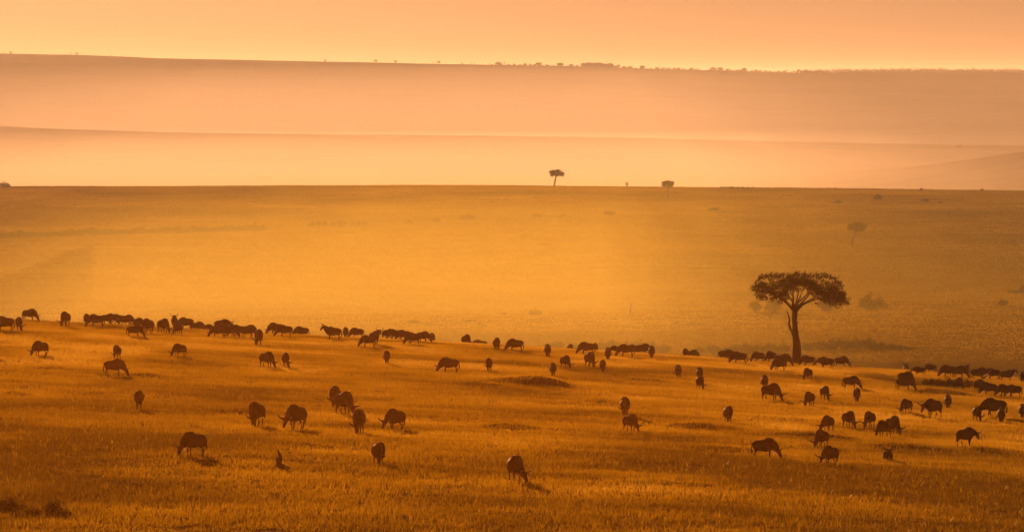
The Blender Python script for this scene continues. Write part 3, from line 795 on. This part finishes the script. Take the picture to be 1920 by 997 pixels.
TK = {'umbrella': tree_kit(1, .16, .85, .45, 30, .030), 'slant': tree_kit(2, .12, .95, .42, 26, .030), 'round': tree_kit(4, .03, 1.0, .75, 40, .032),
      'wide': tree_kit(5, .02, 1.5, .70, 60, .034), 'bare': tree_kit(6, .05, .75, .5, 14, .02, True), 'upright': tree_kit(8, .02, .35, 1.0, 16, .03),
      'scrub': tree_kit(9, .0, 1.25, 1.12, 60, .045), 'compact': tree_kit(15, .03, .66, .36, 44, .03), 'lop': tree_kit(12, .20, .85, .48, 34, .032)}
def tree_at(kit, px, ytop, ybase, label, dmin, rz=0.0, group=None, name='acacia_tree', dmax=15000, cat='tree'):
    x, d, z = at(px, ybase, dmin, dmax)
    return put_tree(TK[kit], (x, d, z - .05), (ybase - ytop) * d / F * 1.03, label, group, rz, cat, name)

tree_at('umbrella', 1039, 317, 351, 'slim acacia with forked leaning trunk standing clear on the far ridge line', 3000)
tree_at('compact', 1253, 337, 374, 'small flat-crowned acacia with thin trunk, crown just breaking the far ridge line', 3000, 2.6)
tree_at('upright', 1175, 337, 354, 'thin sapling poking above the far ridge between two acacias', 3000, name='sapling')
tree_at('lop', 1598, 413, 461, 'hazy lopsided umbrella acacia alone on the middle plain', 1500)
tree_at('bare', 1182, 557, 590, 'bare V-shaped sapling standing alone on the plain', 1200, name='bare_sapling')
tree_at('bare', 1275, 572, 592, 'small bare twiggy sapling with a bent stem on the plain', 1200, 1.0, name='bare_sapling')
tree_at('wide', 303, 237, 246, 'tiny hazy tree alone on the second plain skyline', 6500, name='distant_tree')
tree_at('wide', 1797, 271, 280, 'tiny dark tree on the slope of the second plain', 6500, 1.0, name='distant_tree')

# ------------------------------------------------------------------ bushes
def bush_kit(seed, wx, n=26, leaf=.05):
    rnd = random.Random(seed); rn = np.random.default_rng(seed)
    pts, st = [], []
    for i in range(n):
        a = rnd.uniform(0, 6.28); r = math.sqrt(rnd.random()) * .5
        hgt = (1 - (r / .5) ** 2 * .55) * rnd.uniform(.45, .95)
        c = Vector((math.cos(a) * r * wx, math.sin(a) * r * wx, hgt * .82))
        st.append(tube(wiggle((c.x * .2, c.y * .2, -.05), c, .018, .006, 3, .04, rnd), 4))
        m = 50
        v = rn.normal(0, 1, (m, 3)); v /= np.linalg.norm(v, axis=1)[:, None]
        pts.append(np.array(c) + v * (rn.random((m, 1)) ** .4) * np.array([.2, .2, .2]) * np.array([wx ** .5, wx ** .5, 1]))
        q = np.array(c) * rn.random((18, 1)) + rn.normal(0, .07, (18, 3)); q[:, 2] = np.abs(q[:, 2])
        pts.append(q)
    fm = leaves_mesh('foliage', np.concatenate(pts), leaf, rn); fm.materials.append(M['bush_leaf'])
    V, Fc = join(st)
    sm = bpy.data.meshes.new('stems'); sm.from_pydata([tuple(v) for v in V], [], Fc); sm.materials.append(M['bark']); sm.update()
    return fm, sm
BK = [bush_kit(21, 1.6), bush_kit(22, 1.2), bush_kit(23, 2.2, 34), bush_kit(24, 1.0, 20)]
BW = [1.6 + .4, 1.2 + .4, 2.2 + .5, 1.4]
def bush(px, ytop, ybase, wpx, label, dmin, group=None, kit=None, small=False, dmax=15000):
    x, d, z = at(px, ybase, dmin, dmax)
    i = random.randrange(4) if kit is None else kit
    root = empty('bush', (x, d, z - .05), random.uniform(0, 6.28))
    h = max(1.2, ybase - ytop) * d / F; w = wpx * d / F / BW[i]
    root.scale = (w, w, h)
    tag(root, label, 'bush', group)
    c = bpy.data.objects.new('foliage', BK[i][0]); col.objects.link(c); c.parent = root
    if not small:
        c = bpy.data.objects.new('stems', BK[i][1]); col.objects.link(c); c.parent = root
    return root

# dark shrubs close by
bush(98, 926, 968, 46, 'dark spiky shrub low in the near grass', 200, kit=3)
bush(14, 926, 962, 75, 'broad dark shrub half cut by the west edge of the near grass', 200, kit=0)
bush(60, 944, 970, 50, 'low dark shrub joining the spiky one to the broad one', 200, kit=2)
bush(122, 950, 970, 30, 'small ragged shrub at the foot of the dark spiky one', 200, kit=1)
for i, (a, t, b, w, l) in enumerate([(1745, 703, 727, 46, 'rounded dark shrub starting the patch behind the stacked couple'), (1775, 701, 729, 50, 'tallest dark shrub in the middle of the east shrub patch'),
        (1812, 703, 730, 46, 'dark shrub of the east patch between two grazers'), (1842, 706, 732, 40, 'last dark shrub of the east patch, a grazer standing in it')]):
    bush(a, t, b, w, l, 300, kit=i % 3)
# scrub belt just beyond the crest
G = 'hazy bushes of the scrub belt beyond the crest'
for a, t, b, w in [(1028, 640, 656, 26), (1046, 634, 656, 34), (1078, 640, 658, 30), (1098, 638, 658, 26), (1132, 636, 660, 34), (1150, 631, 660, 36), (1178, 634, 660, 30), (1200, 631, 660, 42), (1222, 634, 662, 38),
                   (1246, 640, 664, 36), (1312, 646, 664, 36), (1336, 641, 664, 34), (1358, 646, 665, 34), (1380, 641, 664, 40), (1402, 637, 664, 34), (1420, 640, 664, 36), (1444, 638, 662, 40), (1470, 640, 662, 38),
                   (1516, 637, 658, 40), (1540, 634, 658, 44), (1562, 631, 657, 42), (1584, 632, 657, 44), (1608, 631, 657, 44), (1630, 630, 657, 40), (1650, 636, 657, 36), (1672, 640, 657, 36), (1690, 643, 657, 34), (1708, 648, 657, 26)]:
    bush(a, t, b, w, 'hazy bush in the scrub belt running behind the herd and the big acacia', 950, G)
# long row of bushes across the plain
G = 'faint bushes of the long row across the middle plain'
xx = -10
while xx < 492:
    w = random.uniform(26, 44)
    yb = np.interp(xx, [0, 250, 490], [448, 440, 434])
    bush(xx, yb - random.uniform(13, 21), yb, w * 1.15, 'faint bush in the long hedge-like row crossing the middle plain', 1500, G)
    xx += w * 0.62
G = 'pale upright bushes spaced along the plain past the long row'
for a in (585, 598, 609, 624, 636, 645, 662, 672, 684):
    bush(a, 411 + random.uniform(-2, 2), 425, random.uniform(11, 16), 'small pale bush in the gapped line past the long hedge-like row', 1500, G)
for a, t, b, w, l in [(768, 410, 420, 22, 'low faint bush starting the scattered ones on the upper plain'), (818, 405, 418, 22, 'faint two-humped bush on the upper plain'), (876, 398, 414, 44, 'widest faint bush on the upper plain'),
                      (1005, 397, 410, 26, 'faint bush on the upper plain below the ridge acacia'), (1055, 398, 408, 14, 'smallest faint bush on the upper plain near the ridge acacia'), (1142, 392, 404, 26, 'faint low bush on the upper plain below the sapling'),
                      (656, 434, 438, 26, 'flat pale tuft of scrub under the gapped bush line'), (1020, 456, 461, 28, 'flat pale tuft of scrub in the middle of the plain'), (1003, 576, 592, 34, 'cone-shaped hazy bush beyond the crest'),
                      (946, 584, 592, 14, 'tiny hazy bush next to the cone-shaped one'), (775, 599, 606, 34, 'flat streak of scrub on the pale ground above the packed line'), (882, 598, 604, 30, 'second flat streak of scrub on the pale ground'),
                      (1150, 597, 601, 24, 'flat dark tuft under the bare V-shaped sapling'), (1270, 604, 608, 18, 'flat dark tuft under the small bent sapling'),
                      (1634, 546, 582, 66, 'hazy rounded bush tree on the plain past the crown edge of the big acacia'), (1550, 552, 585, 46, 'hazy bush tree seen just under the crown of the big acacia'),
                      (1452, 553, 587, 44, 'pale scrub bush behind the big acacia trunk, the broader'), (1416, 558, 587, 30, 'pale scrub bush under the big acacia crown tip'),
                      (1646, 361, 376, 18, 'dark upright bush just below the far ridge'), (1571, 373, 382, 22, 'low dark bush below the far ridge by the lopsided acacia'), (1735, 370, 379, 20, 'low dark bush below the far ridge, two knobs'),
                      (1763, 376, 382, 11, 'tiny knob of bush below the far ridge'), (8, 338, 352, 26, 'dark rounded bush on the far ridge cut by the west edge'), (1340, 388, 396, 26, 'faint smudge of bush on the plain under the ridge specks'),
                      (1882, 557, 574, 26, 'dark round bush alone near the east edge of the plain'), (1905, 541, 550, 38, 'low dark bush behind the round one at the east edge'), (1919, 529, 550, 20, 'taller dark bush cut by the east edge of the plain')]:
    bush(a, t, b, w, l, 950)

# ------------------------------------------------------------------ trees along the farthest skyline
kits = [TK['scrub'], TK['scrub'], TK['round'], TK['upright']]
G = 'trees along the farthest skyline'
def sky_tree(px, h, kit):
    u = px - 960
    Yt = 14150 + random.uniform(-150, 150)
    x = u / F * Yt
    put_tree(kit, (x, Yt, float(Z(x, Yt)) - .8), h, 'small tree standing out on the farthest hazy skyline', G, random.uniform(0, 6), name='distant_tree')
for px in (8, 20, 50, 133, 145, 209, 228, 322, 610, 672, 698, 704, 742, 770, 776, 798, 812, 822, 866, 884, 890, 905, 918):
    sky_tree(px, random.uniform(4, 8), random.choice(kits[2:]))
for px in np.arange(925, 1545, 4.2):
    sky_tree(px + random.uniform(-2.5, 2.5), random.uniform(3, 6.5) if random.random() < .85 else 9, random.choice(kits))
for px in range(1096, 1146, 4):
    sky_tree(px, random.uniform(9, 12), TK['scrub'])
# closed wood further along the same skyline: one mass
pts = []; rn = np.random.default_rng(31)
for px in np.arange(1505, 2500, 2.2):
    for r in range(2):
        Yt = 14100 + rn.uniform(-200, 250); x = (px - 960) / F * Yt; z0 = float(Z(x, Yt))
        h = rn.uniform(3.5, 12); w = rn.uniform(1.6, 3.2)
        v = rn.normal(0, 1, (46, 3)); v /= np.linalg.norm(v, axis=1)[:, None]
        p = v * (rn.random((46, 1)) ** .4) * np.array([w, w, h * .45]) + np.array([x, Yt, z0 + h * .32]); pts.append(p)
o = link('woodland', leaves_mesh('woodland', np.concatenate(pts), 0.9, rn), M['leaf'])
tag(o, 'dark fringe of woodland along the farthest skyline', 'woodland', kind='stuff')
# ------------------------------------------------------------------ broken stump with its root ridge
x, d, z = at(524, 880, 250, 600)
root = empty('tree_stump', (x, d, z))
tag(root, 'broken snag of a dead tree stump in the grass, wide at its foot', 'stump')
k = d / F
V, Fc = join([tube([(-.0, 0, -.1, .30), (-.04, 0, .12, .21), (-.02, .02, .4, .14), (.02, .02, .66, .11), (-.03, .02, .82, .075), (-.10, .02, .95, .05), (-.08, 0, 1.0, .02)], 10),
              tube([(-.1, 0, .38, .1), (-.16, .02, .55, .05), (-.2, .03, .62, .015)], 7)])
mesh_obj('snag', V, Fc, M['dead_wood'], root, True)
V, Fc = join([tube([(.1, 0, .16, .14), (.4, -.05, .06, .10), (.75, -.1, -.06, .06)], 8), tube([(-.1, 0, .12, .14), (-.4, -.1, .0, .09), (-.65, -.12, -.08, .05)], 8)])
mesh_obj('roots', V, Fc, M['dead_wood'], root, True)

# ------------------------------------------------------------------ air
def air(name, lo, hi, density, aniso, color, kind='stuff', label=None, near_top=None):
    x0, y0, z0 = lo; x1, y1, z1 = hi
    zn = z1 if near_top is None else near_top        # a bank may rise with distance
    v = [(x0, y0, z0), (x1, y0, z0), (x1, y1, z0), (x0, y1, z0), (x0, y0, zn), (x1, y0, zn), (x1, y1, z1), (x0, y1, z1)]
    f = [(0, 3, 2, 1), (4, 5, 6, 7), (0, 1, 5, 4), (1, 2, 6, 5), (2, 3, 7, 6), (3, 0, 4, 7)]
    m, nt, out = new_mat(name + '_air')
    pv = nt.nodes.new('ShaderNodeVolumePrincipled')
    pv.inputs['Color'].default_value = (*color, 1); pv.inputs['Density'].default_value = density; pv.inputs['Anisotropy'].default_value = aniso
    nt.links.new(pv.outputs[0], out.inputs['Volume'])

    o = mesh_obj(name, v, f, m)
    return tag(o, label, 'haze' if label else None, kind=kind)

SUN_EL, SUN_AZ = D2R(6.5), D2R(-8)     # azimuth from straight ahead, minus = towards the left
air('haze', (-16000, -260, -97), (16000, 42000, 62), 1.05e-5, 0.5, (1.0, 1.0, 1.0), label='thin sunlit haze filling the air over the whole plain')
# dust banks: thinner towards both sides and upwards, so each is a few nested or stacked layers
for xl, xr, dn, k in ((-420, 180, 4.2e-5, 1), (-520, 270, 3.8e-5, 2), (-640, 380, 3.0e-5, 3), (-2600, 2600, 1.8e-5, 4)):
    air('valley_dust', (xl, 4050 + k, -96.7 + k * .03), (xr, 8000 + k, -50 + k * .6), dn, 0.4, (1.0, 1.0, 0.9), label='pale dust lying lowest in the valley past the ridge')
for xl, xr, dn, k in ((-560, 220, 1.1e-5, 1), (-760, 330, 1.1e-5, 2), (-1000, 460, 1.0e-5, 3), (-2800, 2800, 0.9e-5, 4)):
    air('hill_haze', (xl, 3960 + k, -96.1 + k * .03), (xr, 13600 + k, 36 + k), dn, 0.4, (1.0, 1.0, 1.0), label='faint dust banked against the foot of the far hill', near_top=-42 + k)
for xl, xr, dn, k in ((-58, 44, 0.40e-4, 1), (-95, 78, 0.42e-4, 2), (-145, 118, 0.48e-4, 3), (-900, 900, 0.24e-4, 4)):
    air('plain_dust', (xl, 955 + k, -96 + k * .03), (xr, 2950 + k * 60, -37 + k * .7), dn, 0.4, (1.0, 0.90, 0.17), label='glowing dust over the middle plain beyond the crest')
for xl, xr, dn, k in ((-80, 20, 1.1e-4, 1), (-95, 30, 1.0e-4, 2), (-110, 44, 0.8e-4, 3), (-700, 700, 0.2e-4, 5)):
    air('crest_dust', (xl, 790 + k, -95.7 + k * .03), (xr, 1600 + k * 30, -27 + k * .7), dn, 0.4, (1.0, 0.95, 0.30), label='bright low dust just behind the crest')
for xl, xr, dn, k in ((-30, 8, 0.65e-4, 1), (-52, 20, 0.65e-4, 2), (-420, 420, 0.15e-4, 3)):
    air('herd_dust', (xl, 60 + k, -95.5 + k * .03), (xr, 480 + k * 4, -6 + k * .6), dn, 0.3, (1.0, 0.40, 0.02), label='fine dust hanging over the grazing herd')

# ------------------------------------------------------------------ light
w = bpy.data.worlds.new('World'); sc.world = w; w.use_nodes = True
nt = w.node_tree; nt.nodes.clear()
out = nt.nodes.new('ShaderNodeOutputWorld'); bg = nt.nodes.new('ShaderNodeBackground')
sky = nt.nodes.new('ShaderNodeTexSky'); sky.sky_type = 'NISHITA'; sky.sun_disc = False
sky.sun_elevation = SUN_EL; sky.sun_rotation = SUN_AZ
sky.altitude = 1500; sky.air_density = 1.0; sky.dust_density = 2.0; sky.ozone_density = 1.0
geo = nt.nodes.new('ShaderNodeTexCoord'); sep = nt.nodes.new('ShaderNodeSeparateXYZ')
nt.links.new(geo.outputs['Generated'], sep.inputs[0])
tint = ramp(nt, sep.outputs['Z'], [(0.0, (0.103, 0.080, 0.114)), (0.3, (0.060, 0.040, 0.018))])     # dusty orange sky, paler at the horizon
mul = nt.nodes.new('ShaderNodeMix'); mul.data_type = 'RGBA'; mul.blend_type = 'MULTIPLY'; mul.inputs['Factor'].default_value = 1.0
nt.links.new(sky.outputs[0], mul.inputs['A']); nt.links.new(tint, mul.inputs['B'])
nt.links.new(mul.outputs['Result'], bg.inputs[0]); bg.inputs[1].default_value = 0.05
nt.links.new(bg.outputs[0], out.inputs[0])

L = bpy.data.lights.new('sun', 'SUN'); L.energy = 4.0; L.angle = D2R(2.0); L.color = (1.0, 0.43, 0.165)
so = bpy.data.objects.new('sun', L); col.objects.link(so)
d = Vector((math.sin(SUN_AZ) * math.cos(SUN_EL), math.cos(SUN_AZ) * math.cos(SUN_EL), math.sin(SUN_EL)))
so.rotation_euler = d.to_track_quat('Z', 'Y').to_euler(); so.location = (0, 0, 40)

# ------------------------------------------------------------------ camera
cd = bpy.data.cameras.new('camera'); cam = bpy.data.objects.new('camera', cd); col.objects.link(cam)
cd.sensor_width = 36; cd.lens = 36 * F / PW; cd.clip_start = 0.5; cd.clip_end = 60000
cam.location = (0, 0, 0)
cam.rotation_euler = (math.pi / 2 - math.atan((PH / 2 - YH) / F), 0, 0)
cd.dof.use_dof = True; cd.dof.focus_distance = 640; cd.dof.aperture_fstop = 5.0
sc.camera = cam

sc.view_settings.view_transform = 'Standard'; sc.view_settings.look = 'None'
sc.view_settings.exposure = 1.3; sc.view_settings.gamma = 1
sc.cycles.volume_bounces = 0; sc.cycles.max_bounces = 5; sc.cycles.diffuse_bounces = 2; sc.cycles.transmission_bounces = 4
sc.cycles.transparent_max_bounces = 64
sc.cycles.use_denoising = True
